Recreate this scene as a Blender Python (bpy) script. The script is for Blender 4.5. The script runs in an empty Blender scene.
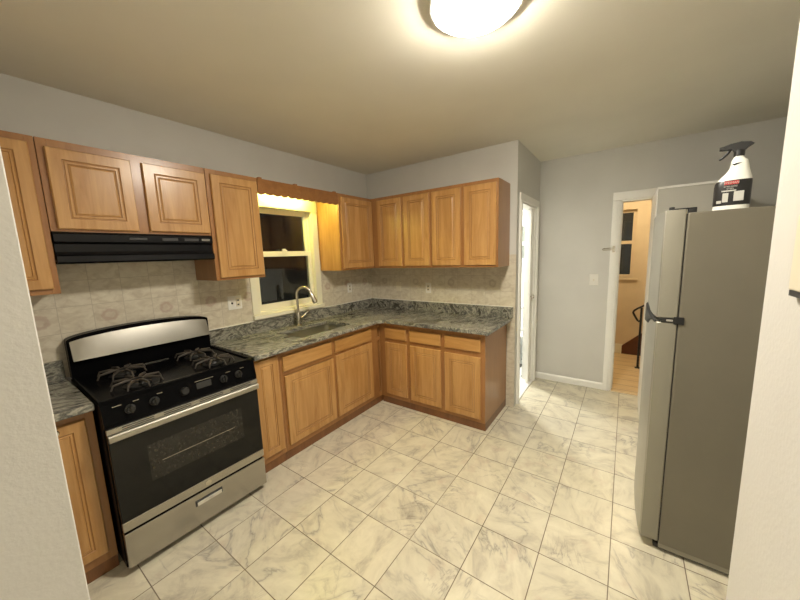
import bpy, bmesh, math, random
from mathutils import Vector, Matrix
random.seed(4)
PI = math.pi
scene = bpy.context.scene
COL = scene.collection

# ---------------------------------------------------------------- camera
CAM = Vector((2.6827, -0.3160, 1.5709))
YAW, PITCH, ROLL, FPX = -0.62035, -0.14039, -0.03441, 317.65
cd = bpy.data.cameras.new('camera')
cd.sensor_width = 36.0
cd.lens = FPX / 800 * 36.0
cd.clip_start = 0.02
cam = bpy.data.objects.new('camera', cd)
COL.objects.link(cam)
_f = Vector((math.sin(YAW) * math.cos(PITCH), math.cos(YAW) * math.cos(PITCH), math.sin(PITCH)))
_r0 = Vector((math.cos(YAW), -math.sin(YAW), 0))
_u0 = _r0.cross(_f)
_r = _r0 * math.cos(ROLL) + _u0 * math.sin(ROLL)
_u = -_r0 * math.sin(ROLL) + _u0 * math.cos(ROLL)
cam.matrix_world = Matrix(((_r.x, _u.x, -_f.x, CAM.x), (_r.y, _u.y, -_f.y, CAM.y), (_r.z, _u.z, -_f.z, CAM.z), (0, 0, 0, 1)))
scene.camera = cam

# ---------------------------------------------------------------- world, exposure
w = bpy.data.worlds.new('night')
scene.world = w
w.use_nodes = True
w.node_tree.nodes['Background'].inputs[0].default_value = (0.0012, 0.0014, 0.0016, 1)
w.node_tree.nodes['Background'].inputs[1].default_value = 1.0
vs = scene.view_settings
vs.view_transform = 'Standard'
vs.look = 'None'
vs.gamma = 1
vs.exposure = 0.90
vs.use_curve_mapping = False
LAMP_MAIN = 98.0      # ceiling lamp diffuser
FILL_BACK = 85.0       # unseen fill lamp added behind the camera
LAMP_SINK = 72.0      # strip behind the valance
LAMP_HALL = 52.0
LAMP_BATH = 150.0

# ---------------------------------------------------------------- dimensions
YB, YF, XE, H = 2.817, 3.742, 1.823, 2.569
YN = -0.235                      # near wall, kitchen face
XJ = 1.77                        # left jamb of the opening the camera stands in
XR = 2.89                        # right wall beside the camera
YR = 0.53                        # where the right wall ends
XR2 = 3.72                       # right wall of the refrigerator bay
TX, TY, TS = 1.473, 0.963, 0.3048

# ---------------------------------------------------------------- node helpers
class NT:
    def __init__(s, name):
        s.m = bpy.data.materials.new(name)
        s.m.use_nodes = True
        s.t = s.m.node_tree
        s.b = s.t.nodes['Principled BSDF']
    def n(s, ty, **kw):
        nd = s.t.nodes.new(ty)
        for k, v in kw.items(): setattr(nd, k, v)
        return nd
    def put(s, sock, v):
        if hasattr(v, 'is_output') or isinstance(v, bpy.types.NodeSocket): s.t.links.new(v, sock)
        else: sock.default_value = v
    def math(s, op, a, b=0.0, c=0.0):
        nd = s.n('ShaderNodeMath', operation=op)
        s.put(nd.inputs[0], a); s.put(nd.inputs[1], b); s.put(nd.inputs[2], c)
        return nd.outputs[0]
    def vm(s, op, a, b=(0, 0, 0)):
        nd = s.n('ShaderNodeVectorMath', operation=op)
        s.put(nd.inputs[0], a); s.put(nd.inputs[1], b)
        return nd.outputs[0]
    def obj(s): return s.n('ShaderNodeTexCoord').outputs['Object']
    def mapping(s, v, scale=(1, 1, 1), rot=(0, 0, 0), loc=(0, 0, 0)):
        nd = s.n('ShaderNodeMapping')
        s.put(nd.inputs[0], v); s.put(nd.inputs[1], loc); s.put(nd.inputs[2], rot); s.put(nd.inputs[3], scale)
        return nd.outputs[0]
    def noise(s, v, scale, detail=4, rough=.5, dist=0.0):
        nd = s.n('ShaderNodeTexNoise')
        s.put(nd.inputs['Vector'], v); nd.inputs['Scale'].default_value = scale
        nd.inputs['Detail'].default_value = detail; nd.inputs['Roughness'].default_value = rough
        nd.inputs['Distortion'].default_value = dist
        return nd.outputs['Fac']
    def ramp(s, f, stops):
        nd = s.n('ShaderNodeValToRGB')
        s.put(nd.inputs[0], f)
        e = nd.color_ramp.elements
        while len(e) < len(stops): e.new(0.5)
        for q, (p, c) in zip(e, stops):
            q.position = p
            q.color = (c, c, c, 1) if isinstance(c, (int, float)) else (*c, 1)
        return nd.outputs[0]
    def mix(s, f, a, b, mode='MIX'):
        nd = s.n('ShaderNodeMix', data_type='RGBA', blend_type=mode)
        s.put(nd.inputs[0], f)
        for i, v in ((6, a), (7, b)):
            if isinstance(v, tuple): v = (*v, 1) if len(v) == 3 else v
            s.put(nd.inputs[i], v)
        return nd.outputs[2]
    def bump(s, h, strength=.3, dist=.01):
        nd = s.n('ShaderNodeBump')
        nd.inputs['Strength'].default_value = strength; nd.inputs['Distance'].default_value = dist
        s.put(nd.inputs['Height'], h)
        s.t.links.new(nd.outputs[0], s.b.inputs['Normal'])
    def base(s, c):
        if isinstance(c, tuple) and len(c) == 3: c = (*c, 1)
        s.put(s.b.inputs['Base Color'], c)
    def set(s, **kw):
        for k, v in kw.items(): s.put(s.b.inputs[k.replace('_', ' ')], v)

def plain(name, c, rough=.5, metal=0.0, var=0.0, vscale=8, bump=0.0, bscale=200, **kw):
    t = NT(name)
    if var:
        f = t.noise(t.obj(), vscale, 3)
        lo = tuple(max(0, x * (1 - var)) for x in c); hi = tuple(min(1, x * (1 + var)) for x in c)
        t.base(t.ramp(f, [(.3, lo), (.7, hi)]))
    else:
        t.base(c)
    t.set(Roughness=rough, Metallic=metal, **kw)
    if bump: t.bump(t.noise(t.obj(), bscale, 2), bump, .002)
    return t.m

def wood(name, light, dark, vertical=True, rough=.34):
    t = NT(name)
    v = t.obj()
    rnd = t.n('ShaderNodeObjectInfo').outputs['Random']
    v = t.vm('ADD', v, t.n('ShaderNodeCombineXYZ').outputs[0]) if False else v
    off = t.n('ShaderNodeCombineXYZ'); t.put(off.inputs[0], t.math('MULTIPLY', rnd, 13.0)); t.put(off.inputs[2], t.math('MULTIPLY', rnd, 7.0))
    v = t.vm('ADD', v, off.outputs[0])
    sc = (9, 9, .9) if vertical else (.9, 9, 9)
    g = t.noise(t.mapping(v, scale=sc), 2.2, 5, .6, .9)
    fine = t.noise(t.mapping(v, scale=(sc[0] * 5, sc[1] * 5, sc[2] * 3)), 3.0, 3, .6)
    big = t.noise(v, 2.5, 2)
    # boards glued side by side
    b = t.n('ShaderNodeTexWhiteNoise', noise_dimensions='1D')
    sx = t.n('ShaderNodeSeparateXYZ'); t.put(sx.inputs[0], v)
    t.put(b.inputs['W'], t.math('FLOOR', t.math('MULTIPLY', sx.outputs[0 if vertical else 2], 13.0)))
    c = t.ramp(g, [(.30, dark), (.48, tuple((a + b2) / 2 for a, b2 in zip(light, dark))), (.66, light)])
    c = t.mix(t.math('MULTIPLY', fine, .35), c, tuple(x * .72 for x in dark))
    c = t.mix(t.math('MULTIPLY', b.outputs['Value'], .28), c, tuple(min(1, x * 1.12) for x in light))
    c = t.mix(t.math('MULTIPLY', big, .2), c, dark)
    t.base(c)
    t.set(Roughness=rough, Coat_Weight=.25, Coat_Roughness=.2)
    t.bump(fine, .05, .001)
    return t.m

def grid(t, u, o, s, g):
    fr = t.math('FRACT', t.math('DIVIDE', t.math('SUBTRACT', u, o), s))
    d = t.math('MULTIPLY', t.math('MINIMUM', fr, t.math('SUBTRACT', 1.0, fr)), s)
    nd = t.n('ShaderNodeMapRange', interpolation_type='SMOOTHSTEP')
    t.put(nd.inputs[0], d)
    for i, v in ((1, g * .6), (2, g * 1.3), (3, 1.0), (4, 0.0)): nd.inputs[i].default_value = v
    return nd.outputs[0]
def cell(t, u, o, s): return t.math('FLOOR', t.math('DIVIDE', t.math('SUBTRACT', u, o), s))

def marble_floor():
    t = NT('marble_floor_tile')
    v = t.obj()
    s = t.n('ShaderNodeSeparateXYZ'); t.put(s.inputs[0], v)
    X, Y = s.outputs[0], s.outputs[1]
    gm = t.math('MAXIMUM', grid(t, X, TX, TS, .0023), grid(t, Y, TY, TS, .0023))
    cid = t.n('ShaderNodeCombineXYZ'); t.put(cid.inputs[0], cell(t, X, TX, TS)); t.put(cid.inputs[1], cell(t, Y, TY, TS))
    wn = t.n('ShaderNodeTexWhiteNoise', noise_dimensions='3D'); t.put(wn.inputs[0], cid.outputs[0])
    rv = t.n('ShaderNodeSeparateColor'); t.put(rv.inputs[0], wn.outputs['Color'])
    offs = t.n('ShaderNodeVectorMath', operation='SCALE'); t.put(offs.inputs[0], wn.outputs['Color']); offs.inputs['Scale'].default_value = 40
    rot = t.n('ShaderNodeVectorRotate', rotation_type='Z_AXIS'); t.put(rot.inputs['Vector'], v); t.put(rot.inputs['Angle'], t.math('MULTIPLY', rv.outputs[0], 6.28))
    p = t.vm('ADD', rot.outputs[0], offs.outputs[0])
    n1 = t.noise(t.mapping(p, scale=(1, 2.6, 1)), 1.7, 5, .55, .5)
    n2 = t.noise(t.mapping(p, scale=(2.2, .7, 1), loc=(5, 3, 0)), 2.4, 6, .6, .8)
    v1 = t.ramp(t.math('ABSOLUTE', t.math('SUBTRACT', n1, .5)), [(0.0, 1.0), (.006, .55), (.020, .16), (.06, 0.0)])
    v2 = t.ramp(t.math('ABSOLUTE', t.math('SUBTRACT', n2, .5)), [(0.0, 1.0), (.005, .45), (.016, .12), (.05, 0.0)])
    mk = t.ramp(t.noise(t.vm('ADD', p, (9, 9, 9)), 3.0, 3), [(.45, 0.0), (.62, 1.0)])
    mk2 = t.ramp(t.noise(t.vm('ADD', p, (19, 3, 9)), 3.0, 3), [(.48, 0.0), (.66, 1.0)])
    cloud = t.noise(t.mapping(p, scale=(1, 1.8, 1)), 5.5, 6, .65, .6)
    basec = t.ramp(cloud, [(.30, (.43, .385, .30)), (.46, (.64, .59, .45)), (.68, (.75, .70, .545))])
    basec = t.mix(t.math('MULTIPLY', rv.outputs[1], .25), basec, (.58, .56, .48))
    pink = t.ramp(t.noise(t.vm('ADD', p, (2, 30, 1)), 7, 4), [(.60, 0.0), (.74, 1.0)])
    basec = t.mix(t.math('MULTIPLY', pink, .32), basec, (.45, .30, .23))
    c = t.mix(t.math('MULTIPLY', t.math('MULTIPLY', v1, mk), .68), basec, (.21, .19, .17))
    c = t.mix(t.math('MULTIPLY', t.math('MULTIPLY', v2, mk2), .66), c, (.20, .165, .14))
    gn = t.ramp(t.noise(v, 1.3, 2), [(.4, (.13, .095, .06)), (.6, (.26, .215, .155))])
    c = t.mix(gm, c, gn)
    t.base(c)
    t.set(Roughness=t.math('ADD', t.math('MULTIPLY', gm, .45), .30))
    t.bump(t.math('MULTIPLY', gm, -1.0), .35, .002)
    return t.m

def wall_tile(name, axis, o_u, med_o, med_s):
    """15 cm ceramic wall tile; axis = horizontal coordinate (0 x, 1 y); a ring ornament in the second row."""
    t = NT(name)
    v = t.obj()
    s = t.n('ShaderNodeSeparateXYZ'); t.put(s.inputs[0], v)
    U, Z = s.outputs[axis], s.outputs[2]
    gm = t.math('MAXIMUM', grid(t, U, o_u, .1524, .0014), grid(t, Z, 1.030, .1524, .0014))
    cid = t.n('ShaderNodeCombineXYZ'); t.put(cid.inputs[0], cell(t, U, o_u, .1524)); t.put(cid.inputs[1], cell(t, Z, 1.03, .1524))
    wn = t.n('ShaderNodeTexWhiteNoise', noise_dimensions='3D'); t.put(wn.inputs[0], cid.outputs[0])
    offs = t.n('ShaderNodeVectorMath', operation='SCALE'); t.put(offs.inputs[0], wn.outputs['Color']); offs.inputs['Scale'].default_value = 20
    p = t.vm('ADD', v, offs.outputs[0])
    n = t.noise(t.mapping(p, scale=(1, 1, 1.6)), 16, 5, .6, .6)
    c = t.ramp(n, [(.32, (.52, .455, .345)), (.55, (.65, .595, .475)), (.72, (.71, .66, .54))])
    c = t.mix(t.math('MULTIPLY', wn.outputs['Value'], .15), c, (.56, .50, .40))
    # ornament
    fr = t.math('SUBTRACT', t.math('FRACT', t.math('ADD', t.math('DIVIDE', t.math('SUBTRACT', U, med_o), med_s), .5)), .5)
    du = t.math('MULTIPLY', fr, med_s)
    dz = t.math('SUBTRACT', Z, 1.2586)
    r = t.math('SQRT', t.math('ADD', t.math('MULTIPLY', du, du), t.math('MULTIPLY', dz, dz)))
    r = t.math('ADD', r, t.math('MULTIPLY', t.math('SUBTRACT', t.noise(v, 45, 2), .5), .03))
    ring = t.ramp(r, [(0.0, .45), (.014, .2), (.026, 1.0), (.036, .9), (.045, 0.0)])
    c = t.mix(t.math('MULTIPLY', ring, .6), c, (.44, .30, .24) if axis == 1 else (.40, .33, .25))
    c = t.mix(t.math('MULTIPLY', gm, .7), c, (.40, .35, .27))
    t.base(c)
    t.set(Roughness=.38)
    t.bump(t.math('ADD', t.math('MULTIPLY', gm, -1.0), t.math('MULTIPLY', n, .25)), .3, .002)
    return t.m

def granite():
    t = NT('granite')
    v = t.obj()
    v = t.mapping(v, rot=(.3, .2, .35))
    wv = t.noise(t.mapping(v, scale=(3.2, 1, 2.4)), 3.0, 8, .62, 1.3)
    sp = t.noise(v, 70, 4, .7)
    c = t.ramp(wv, [(.30, (.02, .02, .018)), (.42, (.09, .085, .068)), (.47, (.34, .33, .27)), (.53, (.08, .08, .07)), (.60, (.38, .365, .30)), (.70, (.04, .04, .035))])
    blk = t.ramp(t.noise(t.mapping(v, scale=(2.6, 1, 2)), 4.2, 7, .66, 1.0), [(.56, 0.0), (.62, 1.0)])
    c = t.mix(t.math('MULTIPLY', blk, .75), c, (.035, .038, .045))
    c = t.mix(t.ramp(sp, [(.45, 0.0), (.75, .25)]), c, (.34, .325, .26))
    t.base(c); t.set(Roughness=.16)
    return t.m

def brushed(name, c, rough, horiz=True):
    t = NT(name)
    v = t.obj()
    n = t.noise(t.mapping(v, scale=(2, 2, 300) if horiz else (300, 300, 2)), 1.5, 3)
    big = t.noise(v, 5, 2)
    t.base(t.mix(t.math('MULTIPLY', n, .25), c, tuple(x * .75 for x in c)))
    t.set(Metallic=1.0, Roughness=t.math('ADD', t.math('MULTIPLY', big, .12), rough - .06))
    return t.m

def plank_floor():
    t = NT('oak_plank_floor')
    v = t.obj()
    s = t.n('ShaderNodeSeparateXYZ'); t.put(s.inputs[0], v)
    gm = grid(t, s.outputs[1], 3.80, .19, .004)
    g = t.noise(t.mapping(v, scale=(1, 14, 1)), 3, 5)
    c = t.ramp(g, [(.3, (.60, .43, .23)), (.7, (.76, .60, .36))])
    t.base(t.mix(gm, c, (.22, .13, .06))); t.set(Roughness=.35)
    return t.m

def bath_floor():
    t = NT('black_and_white_mosaic')
    v = t.obj()
    s = t.n('ShaderNodeSeparateXYZ'); t.put(s.inputs[0], v)
    a = t.math('LESS_THAN', t.math('FRACT', t.math('MULTIPLY', s.outputs[0], 6.0)), .5)
    b = t.math('LESS_THAN', t.math('FRACT', t.math('MULTIPLY', s.outputs[1], 3.0)), .42)
    t.base(t.mix(t.math('MULTIPLY', a, b), (.75, .76, .74), (.02, .02, .02))); t.set(Roughness=.3)
    return t.m

def emit(name, c, strength):
    t = NT(name); t.base((.8, .8, .8)); t.set(Emission_Color=(*c, 1), Emission_Strength=strength)
    return t.m

M = {}
M['paint'] = plain('grey_wall_paint', (.62, .61, .57), .55, var=.03, vscale=3, bump=.12, bscale=160)
M['ceil'] = plain('ceiling_paint', (.80, .77, .67), .7, var=.03, vscale=2)
M['nearpaint'] = plain('pale_wall_paint', (.60, .585, .55), .55, var=.03, vscale=4, bump=.25, bscale=120)
M['trim'] = plain('white_trim_paint', (.87, .86, .81), .35)
M['cream'] = plain('cream_window_paint', (.80, .77, .62), .35)
M['hallpaint'] = plain('cream_hall_paint', (.66, .54, .37), .6, var=.03)
M['bathpaint'] = plain('white_bathroom_tile', (.80, .82, .80), .3)
M['floor'] = marble_floor()
M['tileL'] = wall_tile('ceramic_wall_tile_y', 1, .010, -.0662, .3048)
M['tileB'] = wall_tile('ceramic_wall_tile_x', 0, .302, .226, .4572)
M['granite'] = granite()
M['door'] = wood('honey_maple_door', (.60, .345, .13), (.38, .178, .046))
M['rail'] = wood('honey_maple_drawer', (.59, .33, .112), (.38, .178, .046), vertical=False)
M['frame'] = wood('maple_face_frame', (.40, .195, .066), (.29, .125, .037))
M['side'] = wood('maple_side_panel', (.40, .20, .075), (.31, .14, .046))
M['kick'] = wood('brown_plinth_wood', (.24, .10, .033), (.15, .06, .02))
M['val'] = wood('valance_wood', (.34, .15, .045), (.25, .10, .028), vertical=False)
M['glaze'] = plain('brown_door_glaze', (.36, .18, .06), .45)
M['steel'] = brushed('stainless_steel', (.46, .44, .40), .24)
M['sinksteel'] = brushed('sink_steel', (.60, .58, .52), .32)
M['guardsteel'] = brushed('backguard_steel', (.36, .345, .31), .20)
M['steelsoft'] = brushed('satin_handle_steel', (.46, .44, .39), .45)
M['nickel'] = plain('brushed_nickel', (.62, .58, .50), .27, 1.0)
M['chrome'] = plain('chrome', (.8, .8, .8), .12, 1.0)
M['blackgloss'] = plain('black_enamel', (.0035, .0035, .004), .22, Specular_IOR_Level=.04)
M['blackhood'] = plain('black_hood_enamel', (.004, .004, .005), .25, Specular_IOR_Level=.25)
M['blackmat'] = plain('black_cast_iron', (.012, .012, .011), .5)
M['grate'] = plain('worn_grate_iron', (.06, .05, .04), .5, Specular_IOR_Level=.3)
M['darkgrey'] = plain('dark_grey_plastic', (.025, .025, .025), .5)
M['ovenglass'] = plain('black_oven_glass', (.005, .005, .005), .09, Specular_IOR_Level=.3)
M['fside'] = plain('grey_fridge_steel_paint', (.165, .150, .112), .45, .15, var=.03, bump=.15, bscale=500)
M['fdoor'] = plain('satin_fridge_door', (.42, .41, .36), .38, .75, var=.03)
M['fedge'] = plain('grey_fridge_door_edge', (.26, .245, .195), .45, .35)
M['gasket'] = plain('dark_gasket', (.010, .010, .010), .5)
M['white'] = plain('white_plastic', (.78, .76, .70), .35)
M['ivory'] = plain('ivory_plastic', (.68, .62, .48), .35)
M['slot'] = plain('dark_slot', (.03, .03, .03), .6)
M['bottle'] = plain('white_bottle_plastic', (.82, .82, .76), .3)
M['label'] = plain('black_bottle_label', (.018, .018, .018), .35)
M['red'] = plain('red_label_ink', (.55, .06, .06), .4)
M['silver'] = plain('silver_label_ink', (.62, .62, .58), .3, .5)
M['trigger'] = plain('charcoal_trigger_plastic', (.016, .016, .016), .4)
M['plank'] = plank_floor()
M['bfloor'] = bath_floor()
M['brown'] = plain('brown_stair_wood', (.11, .035, .012), .35, var=.2)
M['iron'] = plain('black_wrought_iron', (.008, .008, .008), .4)
M['curtain'] = plain('dark_window_shade', (.07, .065, .06), .8)
M['greypane'] = plain('frosted_grey_glass', (.20, .22, .20), .3)
M['panel'] = plain('pale_grey_cabinet_paint', (.52, .51, .46), .45)
M['caulk'] = plain('white_caulk', (.75, .73, .65), .5)
M['lampwhite'] = plain('white_lamp_pan', (.85, .85, .82), .4)
M['lampglass'] = emit('glowing_lamp_glass', (1.0, .925, .79), LAMP_MAIN)
M['backfill'] = emit('glowing_back_fill', (1.0, .93, .80), FILL_BACK)
M['sinkglow'] = emit('glowing_yellow_tube', (1.0, .93, .20), LAMP_SINK)
M['hallglow'] = emit('glowing_hall_lamp', (1.0, .80, .50), LAMP_HALL)
M['bathglow'] = emit('glowing_bathroom_lamp', (1.0, .97, .90), LAMP_BATH)
t = NT('window_glass'); t.base((.9, .95, .93)); t.set(Roughness=.02, Transmission_Weight=1.0, IOR=1.45); M['glass'] = t.m

# ---------------------------------------------------------------- mesh helpers
def BM(): return bmesh.new()
def merge(dst, src):
    me = bpy.data.meshes.new('tmp'); src.to_mesh(me); src.free(); dst.from_mesh(me); bpy.data.meshes.remove(me)
def box(bm, x0, x1, y0, y1, z0, z1, bev=0.0, seg=2, mat=0):
    if x1 < x0: x0, x1 = x1, x0
    if y1 < y0: y0, y1 = y1, y0
    if z1 < z0: z0, z1 = z1, z0
    b = bmesh.new()
    r = bmesh.ops.create_cube(b, size=1)
    bmesh.ops.scale(b, vec=(x1 - x0, y1 - y0, z1 - z0), verts=b.verts)
    bmesh.ops.translate(b, vec=((x0 + x1) / 2, (y0 + y1) / 2, (z0 + z1) / 2), verts=b.verts)
    if bev:
        bmesh.ops.bevel(b, geom=list(b.edges), offset=bev, segments=seg, affect='EDGES', profile=.5)
    for f in b.faces: f.material_index = mat
    merge(bm, b)
def lathe(bm, prof, n=32, c=(0, 0, 0), axis='Z', mat=0):
    """prof: list of (radius, height)"""
    def P(r, h, a):
        x, y = r * math.cos(a), r * math.sin(a)
        v = {'Z': (x, y, h), 'Y': (x, h, y), 'X': (h, x, y)}[axis]
        return (v[0] + c[0], v[1] + c[1], v[2] + c[2])
    rings = []
    for r, h in prof:
        if r < 1e-6: rings.append([bm.verts.new(P(0, h, 0))])
        else: rings.append([bm.verts.new(P(r, h, 2 * PI * k / n)) for k in range(n)])
    for a, b in zip(rings, rings[1:]):
        for k in range(n):
            k2 = (k + 1) % n
            if len(a) == 1 and len(b) == 1: continue
            if len(a) == 1: f = bm.faces.new((a[0], b[k], b[k2]))
            elif len(b) == 1: f = bm.faces.new((a[k], a[k2], b[0]))
            else: f = bm.faces.new((a[k], a[k2], b[k2], b[k]))
            f.material_index = mat
    for R, rev in ((rings[0], 1), (rings[-1], 0)):
        if len(R) > 1:
            f = bm.faces.new(R); f.material_index = mat
def tube(bm, pts, rad, n=12, mat=0):
    pts = [Vector(p) for p in pts]
    if not isinstance(rad, (list, tuple)): rad = [rad] * len(pts)
    rings = []
    up = None
    for i, p in enumerate(pts):
        d = (pts[min(i + 1, len(pts) - 1)] - pts[max(i - 1, 0)]).normalized()
        if up is None:
            up = Vector((0, 0, 1)) if abs(d.z) < .9 else Vector((1, 0, 0))
        a = d.cross(up).normalized(); b = a.cross(d).normalized(); up = b
        rings.append([bm.verts.new(p + (a * math.cos(2 * PI * k / n) + b * math.sin(2 * PI * k / n)) * rad[i]) for k in range(n)])
    for A, B in zip(rings, rings[1:]):
        for k in range(n):
            bm.faces.new((A[k], A[(k + 1) % n], B[(k + 1) % n], B[k])).material_index = mat
    bm.faces.new(rings[0]).material_index = mat
    bm.faces.new(rings[-1]).material_index = mat
def prism(bm, outline, a0, a1, plane='XZ', mat=0):
    """extrude a 2D outline between a0 and a1 along the remaining axis"""
    def P(u, v, a): return {'XZ': (u, a, v), 'YZ': (a, u, v), 'XY': (u, v, a)}[plane]
    A = [bm.verts.new(P(u, v, a0)) for u, v in outline]
    B = [bm.verts.new(P(u, v, a1)) for u, v in outline]
    n = len(outline)
    for k in range(n): bm.faces.new((A[k], A[(k + 1) % n], B[(k + 1) % n], B[k])).material_index = mat
    bm.faces.new(A).material_index = mat
    bm.faces.new(B).material_index = mat
def arc(cx, cy, r, a0, a1, n):
    return [(cx + r * math.cos(a0 + (a1 - a0) * k / n), cy + r * math.sin(a0 + (a1 - a0) * k / n)) for k in range(n + 1)]

def obj(name, bm, mats, parent=None, loc=None, smooth=False, label=None):
    bmesh.ops.recalc_face_normals(bm, faces=bm.faces)
    me = bpy.data.meshes.new(name)
    bm.to_mesh(me); bm.free()
    for m in (mats if isinstance(mats, (list, tuple)) else [mats]): me.materials.append(M[m] if isinstance(m, str) else m)
    if smooth:
        me.polygons.foreach_set('use_smooth', [True] * len(me.polygons))
        try: me.set_sharp_from_angle(angle=math.radians(38))
        except Exception: pass
    o = bpy.data.objects.new(name, me)
    COL.objects.link(o)
    if parent: o.parent = parent
    if loc: o.location = loc
    if label: o['label'] = label
    return o
def tag(o, label, cat, group=None, kind=None):
    o['label'] = label; o['category'] = cat
    if group: o['group'] = group
    if kind: o['kind'] = kind
    return o
def thing(name, label, cat, loc=(0, 0, 0), rz=0, group=None):
    o = bpy.data.objects.new(name, None); COL.objects.link(o)
    o.empty_display_size = .05
    o.location = loc; o.rotation_euler = (0, 0, rz)
    return tag(o, label, cat, group)
def struct(name, bm, m, label=None, parent=None, smooth=False):
    o = obj(name, bm, m, parent, smooth=smooth)
    if not parent: o['kind'] = 'structure'
    if label: o['label'] = label
    return o
def text_bm(body, size, ext=.0006):
    cu = bpy.data.curves.new('lettering', 'FONT'); cu.body = body; cu.size = size; cu.extrude = ext
    cu.align_x = 'CENTER'; cu.align_y = 'CENTER'
    o = bpy.data.objects.new('lettering', cu); COL.objects.link(o)
    dg = bpy.context.evaluated_depsgraph_get(); dg.update()
    me = bpy.data.meshes.new_from_object(o.evaluated_get(dg))
    b = bmesh.new(); b.from_mesh(me)
    bpy.data.objects.remove(o); bpy.data.meshes.remove(me); bpy.data.curves.remove(cu)
    bmesh.ops.rotate(b, cent=(0, 0, 0), matrix=Matrix.Rotation(PI / 2, 3, 'X'), verts=b.verts)   # upright, facing -y
    return b

# ================================================================= STRUCTURE
WT = .12
b = BM(); box(b, -.4, XR2 + .1, -2.7, YF, -.05, 0); 
struct('floor', b, 'floor', 'white marble floor tiles with grey veins and dark grout')
b = BM(); box(b, -.4, XR2 + .3, -2.7, 5.6, H, H + .06)
struct('ceiling', b, 'ceil', 'plain beige ceiling')
# left wall (x=0) with window opening
WY0, WY1, WZ0, WZ1 = 1.215, 1.935, 1.095, 2.068
b = BM()
box(b, -WT, 0, -2.7, WY0, 0, H); box(b, -WT, 0, WY1, YB, 0, H)
box(b, -WT, 0, WY0, WY1, 0, WZ0); box(b, -WT, 0, WY0, WY1, WZ1, H)
struct('wall_left', b, 'paint')
b = BM(); box(b, -WT, XE, YB, YB + WT, 0, H); struct('wall_back', b, 'paint')
DY0, DY1, DZ = 2.955, 3.60, 2.05
b = BM()
box(b, XE - WT, XE, YB + WT, DY0, 0, H); box(b, XE - WT, XE, DY1, YF, 0, H); box(b, XE - WT, XE, DY0, DY1, DZ, H)
struct('wall_bathroom', b, 'paint')
HX0, HX1 = 2.60, 3.32
b = BM()
box(b, XE - WT, HX0, YF, YF + WT, 0, H); box(b, HX1, XR2 + WT, YF, YF + WT, 0, H); box(b, HX0, HX1, YF, YF + WT, DZ, H)
struct('wall_far', b, 'paint')
b = BM(); box(b, XR2, XR2 + WT, YR - WT, YF, 0, H); struct('wall_right', b, 'paint')
b = BM(); box(b, XR, XR2, YR - WT, YR, 0, H, ); box(b, XR, XR + WT, -2.7, YR - WT, 0, H)
struct('wall_right_near', b, 'nearpaint', 'pale wall beside the camera at the right edge')
b = BM(); box(b, 0, XJ, YN - WT, YN, 0, H, .002, 1); struct('wall_near', b, 'nearpaint', 'pale wall end at the left edge of the view')
b = BM(); box(b, -.1, XR + .1, -2.82, -2.7, 0, H); struct('wall_behind', b, 'paint')
# tiles on walls
b = BM()
TK = .008
box(b, 0, TK, YN, .770, .92, 1.745)
box(b, 0, TK, .770, WY0 - .035, .92, 1.54)
box(b, 0, TK, WY1 + .035, YB, .92, 1.54)
box(b, 0, TK, WY0 - .035, WY1 + .035, .92, 1.045)
struct('wall_left_tiles', b, 'tileL', 'beige ceramic wall tiles with faint pink ornaments')
b = BM()
box(b, TK, XE, YB - TK, YB, .92, 1.54); box(b, 1.745, XE, YB - TK, YB, 0, .92)
struct('wall_back_tiles', b, 'tileB', 'beige ceramic wall tiles with ring ornaments')
# baseboard
b = BM(); prism(b, [(YF - .014, 0), (YF, 0), (YF, .075), (YF - .006, .075), (YF - .014, .06)], XE, 2.535, 'YZ')
struct('baseboard_far', b, 'trim')
# bathroom doorway casing
b = BM()
for y0, y1 in ((DY0 - .065, DY0), (DY1, DY1 + .065)):
    box(b, XE - .002, XE + .016, y0, y1, 0, DZ - .001, .003)
    box(b, XE + .014, XE + .022, y0 + .01, y1 - .018, 0, DZ - .002, .003)
box(b, XE - .002, XE + .016, DY0 - .065, DY1 + .065, DZ, DZ + .07, .003)
box(b, XE - WT, XE - .003, DY0 - .001, DY0 + .018, 0, DZ - .0005); box(b, XE - WT, XE - .003, DY1 - .018, DY1 + .001, 0, DZ - .0005)
box(b, XE - WT, XE, DY0 + .018, DY1 - .018, DZ - .018, DZ + .001)
box(b, XE - .085, XE - .05, DY1 - .03, DY1 - .018, 0, DZ - .018)
struct('trim_1', b, 'trim', 'white door casing around the bathroom doorway')
b = BM(); box(b, XE - WT - .01, XE + .005, DY0 + .018, DY1 - .018, 0, .012, .003)
struct('trim_2', b, 'trim', 'white bathroom threshold')
# hall doorway casing
b = BM()
for x0, x1 in ((HX0 - .065, HX0), (HX1, HX1 + .065)):
    box(b, x0, x1, YF - .016, YF + .002, 0, DZ - .001, .003)
    box(b, x0 + .012, x1 - .02, YF - .023, YF - .014, 0, DZ - .002, .003)
box(b, HX0 - .065, HX1 + .065, YF - .016, YF + .002, DZ, DZ + .08, .003)
box(b, HX0 - .001, HX0 + .016, YF + .003, YF + WT, 0, DZ - .001); box(b, HX1 - .016, HX1 + .001, YF + .003, YF + WT, 0, DZ - .001)
box(b, HX0 + .016, HX1 - .016, YF + .003, YF + WT, DZ - .016, DZ + .001)
box(b, HX0 + .016, HX0 + .026, YF + .05, YF + .085, 0, DZ - .016)
struct('trim_3', b, 'trim', 'white door casing around the hall doorway')
b = BM(); box(b, HX0 + .016, HX1 - .016, YF - .01, YF + WT, 0, .012, .003)
struct('trim_4', b, 'plank', 'wooden threshold of the hall doorway')

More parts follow.
